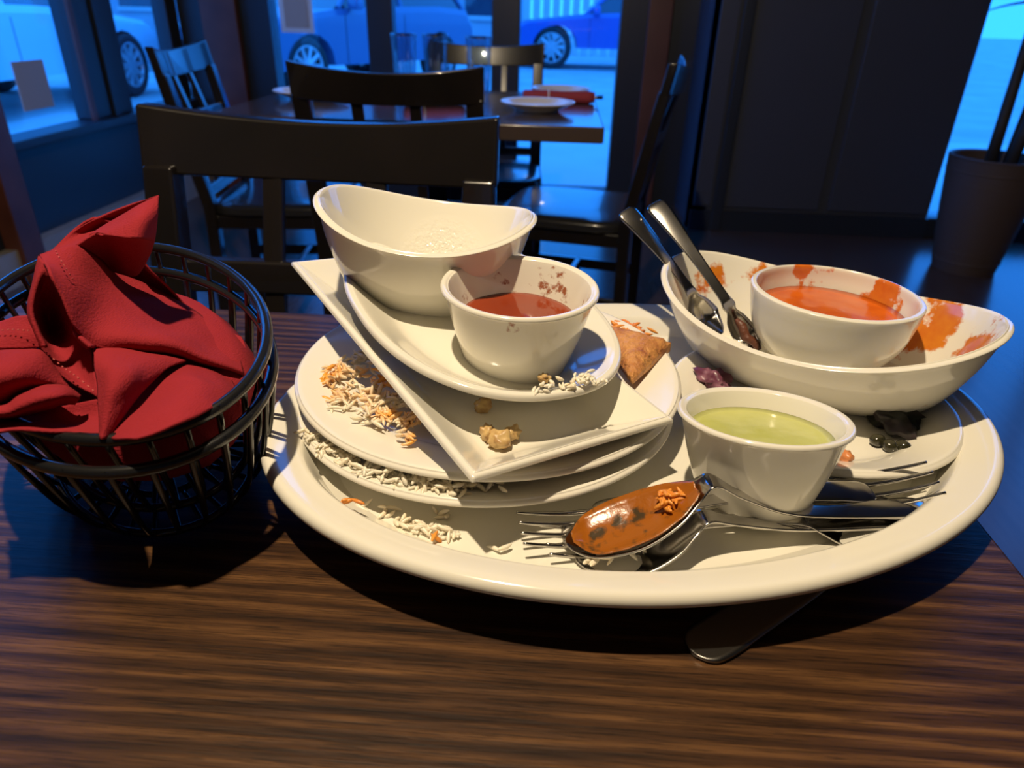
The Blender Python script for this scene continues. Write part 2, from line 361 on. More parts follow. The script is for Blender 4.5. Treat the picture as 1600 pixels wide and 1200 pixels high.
MB().box((XW, -0.04, H-0.3), (3.35, 0.04, H)).build('top_rail', 'frame', w3)
MB().box((2.75, -0.04, 0.1), (2.83, 0.04, H-0.3)).build('mullion', 'frame', w3, bevel=0.005)
for a, b in ((XW, 2.75), (2.83, 3.35)):
    MB().box((a-0.01, -0.004, 0.09), (b+0.01, 0.004, H-0.29)).build('pane', 'glass', w3)

# ------------------------------------------------------------------ outside: pavement, street, far side
sbox('street', (-40, -10, -0.12), (40, 60, -0.07), 'asphalt')
sbox('sidewalk', (-5.2, -6, -0.07), (8, 7.5, -0.065), 'sidewalk')
far = sbox('building_across_street', (-40, 24, -0.07), (-1.2, 25, 9), 'facade')
for i in range(11):
    x = -30+i*2.7
    wo = MB().box((x, 23.95, 0.8), (x+1.6, 24.02, 2.6)).build('shop_window', 'car_glass', far)
    MB().box((x-0.08, 23.9, 0.68), (x+1.68, 24.0, 0.8)).build('window_sill', 'fence', far)
MB().box((-30.5, 23.0, 2.75), (-2, 24.0, 3.0)).build('awning', 'tree', far)
fe = empty('slatted_fence', (0, 21, -0.07)); tag(fe, 'pale upright slat fence across the street beyond the blue car', 'fence')
sl = MB().box((-0.09, 0, 0), (0.09, 0.04, 2.4)).build('slat', 'fence', fe)
sl.location.x = -1.0
for i in range(1, 42):
    c = sl.copy(); COL.objects.link(c); c.location.x = -1.0 + i*0.26
for zz in (0.4, 2.0): MB().box((-1.2, 0.041, zz), (10, 0.09, zz+0.1)).build('fence_rail', 'fence', fe)

def make_car(loc, rz, paint, label, L_=4.6, W=1.84, Hh=1.5, wr_=0.36):
    root = empty('parked_car', loc, (0, 0, rz)); tag(root, label, 'car')
    g = 0.20
    low = [(-.5, .62), (-.485, .75), (-.44, .86), (-.20, .98), (.0, 1.02), (.30, 1.04), (.46, 1.0), (.498, .80), (.5, .45)]   # bonnet towards -x
    v = []; f = []
    prof = [(x*L_, z*Hh/1.5) for x, z in low]
    # wheel-arched lower edge
    wx = (-.315*L_, .30*L_); bot = []
    bot.append((.5*L_, g+.05))
    for c in (wx[1], wx[0]):
        for k in range(9):
            a = math.pi*k/8; bot.append((c + math.cos(a)*(wr_+.06), max(g, wr_ + math.sin(a)*(wr_+.06)*1.0)))
    bot.append((-.49*L_, g+.02))
    ring = prof + bot; n = len(ring)
    ys = [(-1, .86), (-.97, .95), (-.85, 1.0), (.85, 1.0), (.97, .95), (1, .86)]
    for yy, sc in ys:
        for x, z in ring:
            v.append((x*(0.94+0.06*(1-abs(yy)**6)), yy*W/2, z if z < .5 else .5+(z-.5)*(sc if sc < .9 else 1)))
    for j in range(len(ys)-1):
        for i in range(n): f.append([j*n+i, j*n+(i+1) % n, (j+1)*n+(i+1) % n, (j+1)*n+i])
    f.append(list(range(n))); f.append([(len(ys)-1)*n+i for i in range(n)])
    mesh('body', v, f, paint, root, smooth=False)
    # cabin
    def cabin(name, lower, upper, zl, zu, inset, m, grow=0):
        q = []
        for (x0, x1), z, ins in ((lower, zl, 0.06-grow), (upper, zu, inset-grow)):
            q += [(x0*L_, -W/2+ins, z), (x1*L_, -W/2+ins, z), (x1*L_, W/2-ins, z), (x0*L_, W/2-ins, z)]
        return mesh(name, q, [(0, 1, 2, 3), (4, 5, 6, 7), (0, 1, 5, 4), (1, 2, 6, 5), (2, 3, 7, 6), (3, 0, 4, 7)], m, root, smooth=False)
    s = Hh/1.5
    cabin('window_glass', (-.19, .44), (-.06, .36), .98*s, 1.42*s, .20, 'car_glass')
    cabin('roof', (-.065, .365), (-.02, .33), 1.42*s, 1.5*s, .24, paint, grow=0.01)
    for sy in (-1, 1):
        for xa, xb in ((-.175, -.055), (.10, .10), (.43, .352)):
            MB().tube([(xa*L_, sy*(W/2-.055), .99*s), (xb*L_, sy*(W/2-.195), 1.43*s)], .035, 6).build('pillar', paint, root)
        for x in wx:
            seg = 24
            vv = []; ff = []
            pf = [(.66, 0), (.70, 1), (.95, 1), (1, .8), (1, .2), (.95, 0)]
            for k in range(seg):
                a = 2*math.pi*k/seg
                for rr, dd in pf: vv.append((x+math.cos(a)*rr*wr_, sy*(W/2-.21+.21*dd), wr_+math.sin(a)*rr*wr_))
            np_ = len(pf)
            for k in range(seg):
                for j in range(np_): ff.append([k*np_+j, k*np_+(j+1) % np_, ((k+1) % seg)*np_+(j+1) % np_, ((k+1) % seg)*np_+j])
            wh = mesh('wheel', vv, ff, 'tyre', root)
            rm = MB()
            for k in range(10):
                a = 2*math.pi*k/10; da = .10
                rm.tube([(x, sy*(W/2-.03), wr_), (x+math.cos(a)*wr_*.68, sy*(W/2-.02), wr_+math.sin(a)*wr_*.68)], [.04, .025], 6)
            rm.tube([(x+math.cos(2*math.pi*k/24)*wr_*.68, sy*(W/2-.02), wr_+math.sin(2*math.pi*k/24)*wr_*.68) for k in range(24)], .022, 6, closed=True)
            rm.build('wheel_rim', 'alloy', wh)
        MB().box((-.475*L_, sy*W*.33-.16, .66*s), (-.455*L_, sy*W*.33+.16, .80*s)).build('headlamp', 'headlamp', root, bevel=.02)
        MB().box((-.15*L_, sy*(W/2+.09)-.09, .98*s), (-.12*L_, sy*(W/2+.09)+.09, 1.12*s)).build('door_mirror', paint, root, bevel=.03)
        for xa in (-.16, .10):
            MB().box((xa*L_, sy*(W/2)-.004, .35*s), (xa*L_+.008, sy*(W/2)+.004, .92*s)).build('door_gap', 'tyre', root)
    MB().box((-.497*L_, -.55, .40*s), (-.46*L_, .55, .62*s)).build('grille', 'tyre', root, bevel=.02)
    MB().box((-.502*L_, -.80, .28*s), (-.45*L_, .80, .40*s)).build('bumper', paint, root, bevel=.03)
    return root
GZ = -0.07
pw = PZ(860, 108, GZ)
make_car((pw.x+.315*4.8, pw.y+0.9, GZ), 0, 'car_blue', 'bright blue car with silver multi-spoke wheels seen side on', 4.8, 1.86, 1.55, .40)
make_car((-3.3, 11.2, GZ), R(62), 'car_dark', 'dark blue car parked nose towards the restaurant windows', 4.6, 1.84, 1.55)
make_car((-6.15, 7.6, GZ), R(-90), 'car_pale', 'pale blue car parked beside the side windows', 4.6, 1.9, 1.45)

# notices taped in the windows
a, b = PY(432, 0, YB-0.01), PY(489, 52, YB-0.01)
nt = empty('window_notice', (a.x, YB+0.02, b.z)); tag(nt, 'grey sheet in a white border taped in the back window', 'notice')
MB().box((0, -0.004, 0), (b.x-a.x, 0, 0.32)).build('border', 'paper_white', nt)
MB().box((0.025, -0.007, 0.025), (b.x-a.x-0.025, -0.003, 0.295)).build('sheet', 'paper', nt)
tag(MB().box((XL-0.034, 2.86, 0.585), (XL-0.030, 3.045, 0.765)).build('window_notice', 'paper'), 'plain grey sheet taped low in the side window', 'notice')

# ------------------------------------------------------------------ chairs
def make_chair():
    root = empty('dining_chair')
    W, D, SZ = 0.43, 0.42, 0.46
    def rk(z): return 0.19 + max(0, z-0.46)*0.19     # rake of the back
    s = 0.021
    for sx in (-1, 1):
        m = MB(); x = sx*(W/2-s); pts = [(0.20, 0), (0.19, .46), (rk(.66), .66), (rk(.815), .815)]
        vv = []; ff = []
        for y, z in pts:
            k = s if z < .8 else s*.9
            vv += [(x-k, y-k*.8, z), (x+k, y-k*.8, z), (x+k, y+k*.8, z), (x-k, y+k*.8, z)]
        for i in range(len(pts)-1):
            for k in range(4): ff.append([i*4+k, i*4+(k+1) % 4, i*4+4+(k+1) % 4, i*4+4+k])
        ff += [[0, 1, 2, 3], [len(vv)-4+k for k in range(4)]]
        m.add(vv, ff).build('back_stile', 'black_wood', root, bevel=.004)
        m = MB(); m.box((x-s, -D/2+.005, 0), (x+s, -D/2+.045, .43)).build('leg', 'black_wood', root, bevel=.003)
        MB().box((sx*(W/2-.035)-.009, -D/2+.03, .20), (sx*(W/2-.035)+.009, .19, .235)).build('stretcher', 'black_wood', root, bevel=.003)
    MB().box((-W/2+.03, -.01, .20), (W/2-.03, .01, .235)).build('stretcher', 'black_wood', root, bevel=.003)
    def rail(name, z0, z1, bow, scoop, th=.011, top=False):
        v = []; f = []; n = 18; hw = W/2 + (.0 if top else -.03)
        for i in range(n+1):
            t = -1+2*i/n; x = t*hw; by = bow*(1-t*t); sc = scoop*(1-t*t)
            for z, dz in ((z0, -sc*.35), (z1, -sc)):
                y = rk(z)+by
                v += [(x, y-th, z+dz), (x, y+th, z+dz)]
        for i in range(n):
            a_, b_ = i*4, i*4+4
            f += [[a_, b_, b_+2, a_+2], [a_+1, a_+3, b_+3, b_+1], [a_+2, b_+2, b_+3, a_+3], [a_, a_+1, b_+1, b_]]
        f += [[0, 2, 3, 1], [n*4, n*4+1, n*4+3, n*4+2]]
        return mesh(name, v, f, 'black_wood', root, smooth=True)
    for nm, z0, z1, bow, sc, th, top in (('top_rail', .805, .883, .028, .018, .012, True), ('lower_rail', .665, .705, .012, .0, .010, False), ('seat_back_rail', .485, .515, .0, .0, .010, False)):
        ro = rail(nm, z0, z1, bow, sc, th, top); md = ro.modifiers.new('b', 'BEVEL'); md.width = .004; md.segments = 2; md.limit_method = 'ANGLE'; ro.modifiers.new('w', 'WEIGHTED_NORMAL')
    for x in (-.065, .065):
        for (z0, b0), (z1, b1) in (((.70, .012), (.81, .024)), ((.51, .0), (.67, .012))):
            y0, y1 = rk(z0)+b0, rk(z1)+b1; k = .013
            MB().add([(x-k, y0-.007, z0), (x+k, y0-.007, z0), (x+k, y0+.007, z0), (x-k, y0+.007, z0), (x-k, y1-.007, z1), (x+k, y1-.007, z1), (x+k, y1+.007, z1), (x-k, y1+.007, z1)],
                     [(0, 3, 2, 1), (4, 5, 6, 7), (0, 1, 5, 4), (1, 2, 6, 5), (2, 3, 7, 6), (3, 0, 4, 7)]).build('back_slat', 'black_wood', root, bevel=.003)
    MB().box((-W/2+.012, -D/2+.01, .395), (W/2-.012, .185, .435)).build('seat_frame', 'black_wood', root, bevel=.004)
    sh = ellipse_shape(W/2, D/2-.005, 5)
    o = dish('seat', [(.05, .434), (.004, .436), (0, .448), (.004, .462), (.03, .470), (.12, .474)], sh, 'vinyl', n=48, parent=root)
    return root
def copy_tree(o, parent=None):
    c = o.copy(); COL.objects.link(c); c.parent = parent
    for ch in [x for x in bpy.data.objects if x.parent == o]: copy_tree(ch, c)
    return c
chair = make_chair()
spots = [((-.292, .585, 0), -2, 'black wooden chair pushed up opposite, directly behind the bread basket and platter'),
         ((-.380, 1.905, 0), 180, 'black wooden chair with its back to the foreground, tucked under the set table'),
         ((.055, 2.20, 0), -102, 'black chair at the right-hand end of the set table, shiny seat catching window light'),
         ((-.84, 2.22, 0), 97, 'black chair at the end of the set table beside the side windows'),
         ((-.27, 2.66, 0), 3, 'black chair on the window side of the set table behind the glasses')]
for i, (loc, rz, lab) in enumerate(spots):
    o = chair if i == 0 else copy_tree(chair)
    o.location = loc; o.rotation_euler = (0, 0, R(rz)); tag(o, lab, 'chair', 'black dining chairs')

# ------------------------------------------------------------------ tables
def make_table(x0, x1, y0, y1, label, topmat, name='dining_table', py=0.0):
    root = empty(name, ((x0+x1)/2, (y0+y1)/2, 0)); tag(root, label, 'table')
    hx, hy = (x1-x0)/2, (y1-y0)/2
    MB().box((-hx, -hy, TZ-.038), (hx, hy, TZ)).build('tabletop', topmat, root, bevel=.004)
    MB().box((-.045, -.045+py, .03), (.045, .045+py, TZ-.06)).build('pedestal', 'black_wood', root, bevel=.004)
    for q in (0, 1):
        (MB().box((-min(hx, .33), -.04+py, 0), (min(hx, .33), .04+py, .035)) if q == 0 else MB().box((-.04, -min(hy, .25)+py, 0), (.04, min(hy, .25)+py, .034))).build('foot', 'black_wood', root, bevel=.005)
    MB().box((-min(hx, .3), -.035+py, TZ-.064), (min(hx, .3), .035+py, TZ-.037)).build('top_bearer', 'black_wood', root, bevel=.004)
    return root
make_table(-.98, .2412, -.20, .566, 'dark stained wooden table with visible grain carrying platter and basket', 'table')
M['far_table'] = mat('far_table_top', (0.07, 0.05, 0.045), 0.16, coat=0.3)
make_table(-.86, .108, 1.757, 2.518, 'dark table set with white plates and glasses by the windows', 'far_table', py=.07)

# things on the far table
def far_plate(loc, lab, r=.105):
    o = dish('side_plate', [(r*.45, 0), (r*.42, .002), (r*.36, .008), (.004, .022), (0, .0245), (.004, .025), (r*.3, .013), (r*.42, .010), (r*.7, .0095)], ellipse_shape(r, r), 'far_plate', n=48)
    o.location = loc; tag(o, lab, 'plate', 'plates on the set table'); return o
far_plate((-.709, 2.12, TZ), 'white plate on the set table seen past the chair back near side windows')
far_plate((-.06, 2.02, TZ), 'white plate at the near right of the set table beside a rolled red napkin', .10)
far_plate((.0, 2.41, TZ), 'white plate on the far side of the set table behind the rolled napkin', .095)
def tumbler(loc, lab):
    o = dish('water_glass', [(.022, 0), (.010, 0), (.008, .004), (.001, .155), (0, .160), (.0025, .160), (.0035, .155), (.011, .016), (.024, .013)], ellipse_shape(.041, .041), 'tumbler', n=32)
    o.location = loc; tag(o, lab, 'glass', 'water glasses on the set table'); return o
for p, lab in (((-.50, 2.43, TZ), 'clear tall water glass, outermost of three on the set table'), ((-.405, 2.46, TZ), 'clear tall water glass standing between two others on the set table'), ((-.255, 2.36, TZ), 'clear tall water glass beside the rear chair on the set table')):
    tumbler(p, lab)
def rolled_napkin(loc, rz, lab, L_=.17):
    root = empty('napkin_roll', loc, (0, 0, rz)); tag(root, lab, 'napkin', 'rolled red napkins on the set table')
    m = MB(); m.tube([(x*L_, 0, .017) for x in (-.5, -.48, -.2, .1, .4, .5)], [.012, .017, .018, .016, .018, .015], 14); m.build('cloth', 'cloth_red2', root, smooth=True)
    MB().tube([(-.03, math.cos(k*math.pi/8)*.0185, .017+math.sin(k*math.pi/8)*.0185) for k in range(16)], .002, 6, closed=True).build('paper_band', 'paper_white', root, smooth=True)
    MB().tube([(L_*.45, 0, .017), (L_*.62, .004, .018)], [.004, .006], 8).build('cutlery_handle', 'steel', root, smooth=True)
rolled_napkin((-.345, 2.05, TZ), R(25), 'red rolled napkin with bright cutlery seen through the tucked-in chair back')
rolled_napkin((-.005, 2.225, TZ), R(4), 'red rolled napkin lying between two white plates on the set table', .21)
rolled_napkin((-.60, 2.33, TZ), R(-10), 'red rolled napkin at the window side of the set table')

# ------------------------------------------------------------------ planter by the right window
pl = empty('potted_palm', (1.86, 3.20, 0)); tag(pl, 'leafy palm in a tall dark woven pot beside the panelled wall', 'plant')
dish('pot', [(.09, 0), (.068, 0), (.06, .02), (.03, .22), (.003, .46), (0, .485), (.006, .492), (.016, .485), (.022, .44), (.03, .43)], ellipse_shape(.19, .19), 'pot', n=48, parent=pl)
ring = MB()
for k in range(9):
    z = .05+k*.048; rr = .19-.062*(1-z/.49)-.002
    ring.tube([(math.cos(q*math.pi/16)*rr, math.sin(q*math.pi/16)*rr, z) for q in range(32)], .006, 6, closed=True)
ring.build('woven_ridges', 'pot', pl, smooth=True)
dish('soil', [(.02, .40), (0, .41), (0, .435), (.01, .44), (.08, .445)], ellipse_shape(.165, .165), 'soil', n=32, parent=pl)
for sx, sy, lean in ((-.03, 0, -.02), (.055, .02, .05), (.02, -.05, .12)):
    pts = [(sx+lean*k/6, sy, .43+k*.19) for k in range(7)]
    MB().tube(pts, [.026-.002*k for k in range(7)], 8).build('stem', 'stem', pl, smooth=True)
def leaf_blade(base, ang, L_, up, wd):
    v = []; f = []; n = 10
    d = Vector((math.cos(ang), math.sin(ang), 0)); s = Vector((-math.sin(ang), math.cos(ang), 0))
    for i in range(n+1):
        t = i/n; p = Vector(base) + d*(L_*t) + Vector((0, 0, up*t - 1.15*up*t*t*1.3)); wv_ = wd*math.sin(math.pi*min(1, .08+t*.92))**.7
        v += [p - s*wv_ + Vector((0, 0, wv_*.35)), p, p + s*wv_ + Vector((0, 0, wv_*.35))]
    for i in range(n):
        for k in (0, 1): f.append([i*3+k, i*3+k+1, i*3+k+4, i*3+k+3])
    o = mesh('leaf', v, f, 'leaf', pl); md = o.modifiers.new('s', 'SOLIDIFY'); md.thickness = .0015
for i in range(26):
    sx, lean = ((-.03, -.02), (.055, .05), (.02, .12))[i % 3]
    hz = .84+.07*i*.42 + random.uniform(-.03, .03)
    leaf_blade((sx+lean*(hz-.43)/1.14, 0, hz+.18), i*2.4+.3, random.uniform(.22, .4), random.uniform(.05, .2), random.uniform(.018, .03))

# ------------------------------------------------------------------ FOREGROUND: platter and stacked dishes
PLAT = Vector((.0545, .3766, TZ))
o = dish('oval_platter', [(.075, .0), (.060, .0), (.056, .004), (.046, .007), (.020, .020), (.006, .0245), (.0005, .0265), (.0, .030), (.0025, .0325), (.007, .0322), (.017, .0292), (.0215, .0268), (.029, .0150), (.036, .0112), (.050, .0102), (.10, .0100)],
         ellipse_shape(.217, .1606), 'ceramic', n=160)
pose(o, PLAT, 15.1); tag(o, 'large white oval serving platter holding the stacked dirty dishes', 'platter')
PF = .0100   # platter floor height

def round_plate(name, r, m):
    return dish(name, [(r*.50, .0), (r*.40, .0), (r*.37, .0015), (r*.34, .004), (.012, .0120), (.0015, .0148), (0, .0166), (.0015, .0182), (.005, .0185), (r*.26, .0115), (r*.33, .0075), (r*.40, .0058), (r*.6, .0055)], ellipse_shape(r, r), m, n=128)
o = round_plate('dinner_plate', .1165, 'ceramic_matte'); pose(o, (-.0373, .3885, TZ+PF+.0003), 0); tag(o, 'round white plate at the bottom of the stack, rice squeezed along its edge', 'plate', 'stacked round plates')
o = round_plate('dinner_plate', .1190, 'ceramic_matte'); pose(o, (-.0358, .3975, TZ+.0240), 0, 1.3, .3); tag(o, 'round white plate under the rectangular dish, with rice and a bread wedge', 'plate', 'stacked round plates')

# rectangular dish
cF, cR, cL = P(745, 741, .0560), P(1062, 654, .0475), P(447, 408, .0860)
ex = (cR-cF); ey = (cL-cF); ex_n = ex.normalized(); nz = ex.cross(ey).normalized(); ey_n = ey.normalized()
ha, hb = ex.length/2, ey.length/2
def rect_shape(a, b, rad):
    def fn(t, d):
        A, B = max(a-d, 1e-3), max(b-d, 1e-3); c, s = math.cos(t), math.sin(t)
        # equal-angle walk along a rectangle perimeter with dense corners
        q = (t/(2*math.pi)*4) % 4; side = int(q); u = q-side; u = .5-.5*math.cos(math.pi*u); u = .5*u+.5*(q-side)
        pts = [(A, -B), (A, B), (-A, B), (-A, -B)]
        p0, p1 = pts[side], pts[(side+1) % 4]
        return p0[0]+(p1[0]-p0[0])*u, p0[1]+(p1[1]-p0[1])*u
    return fn
cen = (cR+cL)/2
o = dish('rectangular_plate', [(.040, -.0195), (.030, -.0195), (.026, -.0185), (.010, -.009), (.0008, -.0035), (0, -.0018), (.0008, -.0003), (.0025, 0), (.0045, -.0006), (.019, -.0115), (.025, -.0145), (.030, -.0153), (.040, -.0155)],
         rect_shape(ha, hb, .004), 'ceramic', n=160)
mw = Matrix(((ex_n.x, ey_n.x, nz.x, cen.x), (ex_n.y, ey_n.y, nz.y, cen.y), (ex_n.z, ey_n.z, nz.z, cen.z), (0, 0, 0, 1)))
o.matrix_world = mw; tag(o, 'white sharp-cornered rectangular dish tilted on top of the round plates', 'plate')
RECT = mw
def on_rect(x, y, z): return mw @ Vector((x, y, z))

# oval plate lying in the rectangular dish
o = dish('oval_plate', [(.040, -.016), (.032, -.016), (.029, -.0145), (.010, -.006), (.001, -.002), (0, 0), (.001, .0018), (.003, .002), (.006, .001), (.020, -.008), (.028, -.0115), (.040, -.012)],
         ellipse_shape(.107, .0769, 2.25), 'ceramic', n=128)
OVP = Vector((-.0447, .4078, TZ+.0790)); pose(o, OVP, -60, 3.7, 8); tag(o, 'white oval plate carrying the empty sauce boat and the red sauce cup', 'plate')
OVM = o.matrix_world.copy()

def boat(name, a, b, h, k, base, m):
    def rf(t, z, d): return k*(math.cos(t)**2)*max(0, z/h)**2
    def shp(t, d):
        x, y = a-d, b-d
        return ellipse_shape(a, b, 2.1)(t, d)
    bd = b-base
    return dish(name, [(bd+.006, 0), (bd+.001, 0), (bd-.003, .002), (bd*.62, h*.25), (bd*.25, h*.66), (.0015, h*.955), (-.0008, h*.985), (0, h), (.002, h*1.004), (.004, h*.99), (bd*.25+.005, h*.70), (bd*.60+.005, h*.31), (bd*.95, h*.12), (bd+.010, .0055)], shp, m, rf, n=128)
def wet_ceramic():
    m = mat('wet_glazed_ceramic', CER, 0.13, coat=0.4); N = m.node_tree.nodes; L = m.node_tree.links; b = N['Principled BSDF']
    tc = N.new('ShaderNodeTexCoord'); d = N.new('ShaderNodeVectorMath'); d.operation = 'DISTANCE'; d.inputs[1].default_value = (.006, .030, .022); L.new(tc.outputs['Object'], d.inputs[0])
    mr = N.new('ShaderNodeMapRange'); mr.inputs['From Min'].default_value = .012; mr.inputs['From Max'].default_value = .032; mr.inputs['To Min'].default_value = 1; mr.inputs['To Max'].default_value = 0; L.new(d.outputs['Value'], mr.inputs['Value'])
    n = N.new('ShaderNodeTexNoise'); n.inputs['Scale'].default_value = 330; n.inputs['Detail'].default_value = 2; L.new(tc.outputs['Object'], n.inputs['Vector'])
    mu = N.new('ShaderNodeMath'); mu.operation = 'MULTIPLY'; L.new(mr.outputs[0], mu.inputs[0]); L.new(n.outputs['Fac'], mu.inputs[1])
    bn = N.new('ShaderNodeBump'); bn.inputs['Strength'].default_value = 0.8; bn.inputs['Distance'].default_value = 0.0025; L.new(mu.outputs[0], bn.inputs['Height'])
    L.new(bn.outputs['Normal'], b.inputs['Normal']); L.new(bn.outputs['Normal'], b.inputs['Coat Normal'])
    return m
M['wet'] = wet_ceramic()
o = boat('sauce_boat', .0689, .0594, .0526, .0130, .0315, 'wet')
pose(o, (-.0855, .4400, TZ+.0655), -1, 1, 5); tag(o, 'empty white boat-shaped bowl with raised ends on the oval plate', 'bowl', 'boat-shaped bowls')

def ramekin(name, r, h, m, base=.66):
    d = r*(1-base)
    return dish(name, [(d+.012, .001), (d+.004, 0), (d-.0002, .001), (d*.85, h*.12), (d*.45, h*.5), (.0015, h*.93), (-.0004, h*.96), (0, h*.99), (.0014, h), (.0034, h*.985), (.005, h*.93), (d*.5+.0045, h*.5), (d*.88+.004, h*.16), (d+.006, h*.10), (d+.014, h*.095)], ellipse_shape(r, r), m, n=96)
M['red_stained'] = stained_ceramic('ceramic_with_red_smears', (0.40, 0.15, 0.07), (0.28, 0.08, 0.035), [((.02, .032, .040), .026, .62), ((-.012, .036, .034), .022, .5), ((.038, -.004, .040), .020, .65), ((-.036, .012, .038), .016, .45), ((.0, -.0415, .048), .010, .6)], 170, .80, .92)
RED = Vector((-.0173, .3685, TZ+.106)); hred = .0545
o = ramekin('sauce_cup', .0437, hred, M['red_stained'], .62); pose(o, RED - Vector((.001, -.005, hred)), 0, 3.4, 1.5); tag(o, 'white cup of thin red sauce with smeared rim on the oval plate', 'cup', 'small white sauce cups')
mc = o.matrix_world.copy()
def liquid(name, r, z, m, mtx, lab, dome=.0008, a2=None):
    v = []; f = []; n = 64; rings = 8
    for j in range(1, rings+1):
        q = j/rings
        for i in range(n):
            t = 2*math.pi*i/n; rr = r*q
            v.append((rr*math.cos(t), (a2 or 1)*rr*math.sin(t), z + (0.0006*noise.noise(Vector((rr*math.cos(t)*60, rr*math.sin(t)*60, 3))) if j < rings else .0008)))
    for j in range(rings-1):
        for i in range(n): f.append([j*n+i, j*n+(i+1) % n, (j+1)*n+(i+1) % n, (j+1)*n+i])
    c = len(v); v.append((0, 0, z))
    for i in range(n): f.append([c, i, (i+1) % n])
    # skirt down into the vessel so it has body
    s0 = len(v)
    for i in range(n):
        t = 2*math.pi*i/n; v.append((r*.82*math.cos(t), (a2 or 1)*r*.82*math.sin(t), z-.010))
    for i in range(n): f.append([(rings-1)*n+i, (rings-1)*n+(i+1) % n, s0+(i+1) % n, s0+i])
    f.append([s0+i for i in range(n)])
    o = mesh(name, v, f, m); o.matrix_world = mtx; tag(o, lab, 'sauce'); return o
liquid('red_sauce', .0355, .0340, 'red_sauce', mc, 'thin dark red sauce filling the smeared cup on the oval plate')

# green chutney cup
GRN = Vector((.111, .315, TZ+.063)); hg = .053
o = ramekin('sauce_cup', .0424, hg, 'ceramic', .60)
mt = Matrix.Rotation(R(-9.5), 4, 'X'); o.matrix_world = Matrix.Translation(GRN) @ mt @ Matrix.Translation((0, 0, -hg))
tag(o, 'white cup of pale green chutney propped on the cutlery', 'cup', 'small white sauce cups')
mg = Matrix.Translation(GRN) @ mt @ Matrix.Translation((0, 0, -hg))
liquid('green_chutney', .0352, .0425, 'green_sauce', mg, 'pale green chutney nearly filling the cup on the cutlery')

# small plate at the right, with scraps
SPL = Vector((.1672, .4026, TZ+PF+.0005))
o = round_plate('side_plate', .0872, 'ceramic'); pose(o, SPL, 0); tag(o, 'small round white plate under the large boat bowl, with dark scraps', 'plate')
# big boat bowl
M['curry_stained'] = stained_ceramic('ceramic_with_curry_smears', (0.70, 0.26, 0.02), (0.52, 0.10, 0.012), [((-.075, .015, .045), .036, .62), ((-.045, .045, .045), .034, .62), ((-.07, -.02, .04), .03, .4), ((.050, .045, .042), .042, .75), ((.085, .02, .050), .030, .55), ((.06, .0, .02), .040, .55)], 48, .70, .78)
BBP = Vector((.178, .4515, TZ+.0628)); BH = .046
o = boat('large_boat_bowl', .108, .074, BH, .0195, .038, M['curry_stained'])
mb = Matrix.Translation(BBP) @ Matrix.Rotation(R(2.2), 4, 'X') @ Matrix.Rotation(R(-2.7), 4, 'Y') @ Matrix.Rotation(R(-36), 4, 'Z') @ Matrix.Translation((0, 0, -BH))
o.matrix_world = mb; tag(o, 'large white boat-shaped bowl smeared with curry, holding a bowl and two spoons', 'bowl', 'boat-shaped bowls')
# orange curry bowl inside it
ORG = Vector((.1875, .451, TZ+.082)); ho = .050
r = .0535; d = .023
M['orange_stained'] = stained_ceramic('ceramic_with_orange_smears', (0.74, 0.22, 0.02), (0.60, 0.12, 0.02), [((0, .04, .044), .022, .6), ((-.006, .046, .047), .012, .9), ((.036, .02, .038), .022, .7), ((.0, .0, .034), .048, .42)], 80, .68, .76)
o = dish('curry_bowl', [(d+.010, 0), (d+.003, 0), (d, .0015), (d*.62, ho*.16), (d*.22, ho*.45), (d*.04, ho*.8), (-.0003, ho*.96), (.0002, ho*.99), (.0015, ho), (.0034, ho*.985), (.0045, ho*.8), (d*.22+.0045, ho*.47), (d*.62+.004, ho*.22), (d+.008, ho*.13), (d+.016, ho*.12)], ellipse_shape(r, r), M['orange_stained'], n=96)
mo = Matrix.Translation(ORG) @ Matrix.Rotation(R(0), 4, 'X') @ Matrix.Rotation(R(1.2), 4, 'Y') @ Matrix.Translation((0, 0, -ho))
o.matrix_world = mo; tag(o, 'round white bowl of orange curry sitting inside the large boat bowl', 'bowl')
liquid('orange_curry', .0468, .0350, 'orange_sauce', mo, 'thick orange curry sauce in the round bowl')

# ------------------------------------------------------------------ cutlery
def blade_mesh(st, nx=9, th=.0013):
    """stations: (x, half width, z, dish depth); returns a thin curved shell"""
    st = catmull(st, 5); v = []; f = []; n = nx
    for top in (0, 1):
        for x, hw, z, dp in st:
            for k in range(n):
                s = -1+2*k/(n-1)
                v.append((x, hw*s, z - dp*(1-s*s) - (th*(1-.35*s*s) if top else 0)))
    m = len(st); o2 = m*n
    for i in range(m-1):
        for k in range(n-1):
            f.append([i*n+k, i*n+k+1, (i+1)*n+k+1, (i+1)*n+k]); f.append([o2+i*n+k, o2+(i+1)*n+k, o2+(i+1)*n+k+1, o2+i*n+k+1])
        for k in (0, n-1): f.append([i*n+k, (i+1)*n+k, o2+(i+1)*n+k, o2+i*n+k])
    for i in (0, m-1):
        for k in range(n-1): f.append([i*n+k, i*n+k+1, o2+i*n+k+1, o2+i*n+k])
    return v, f
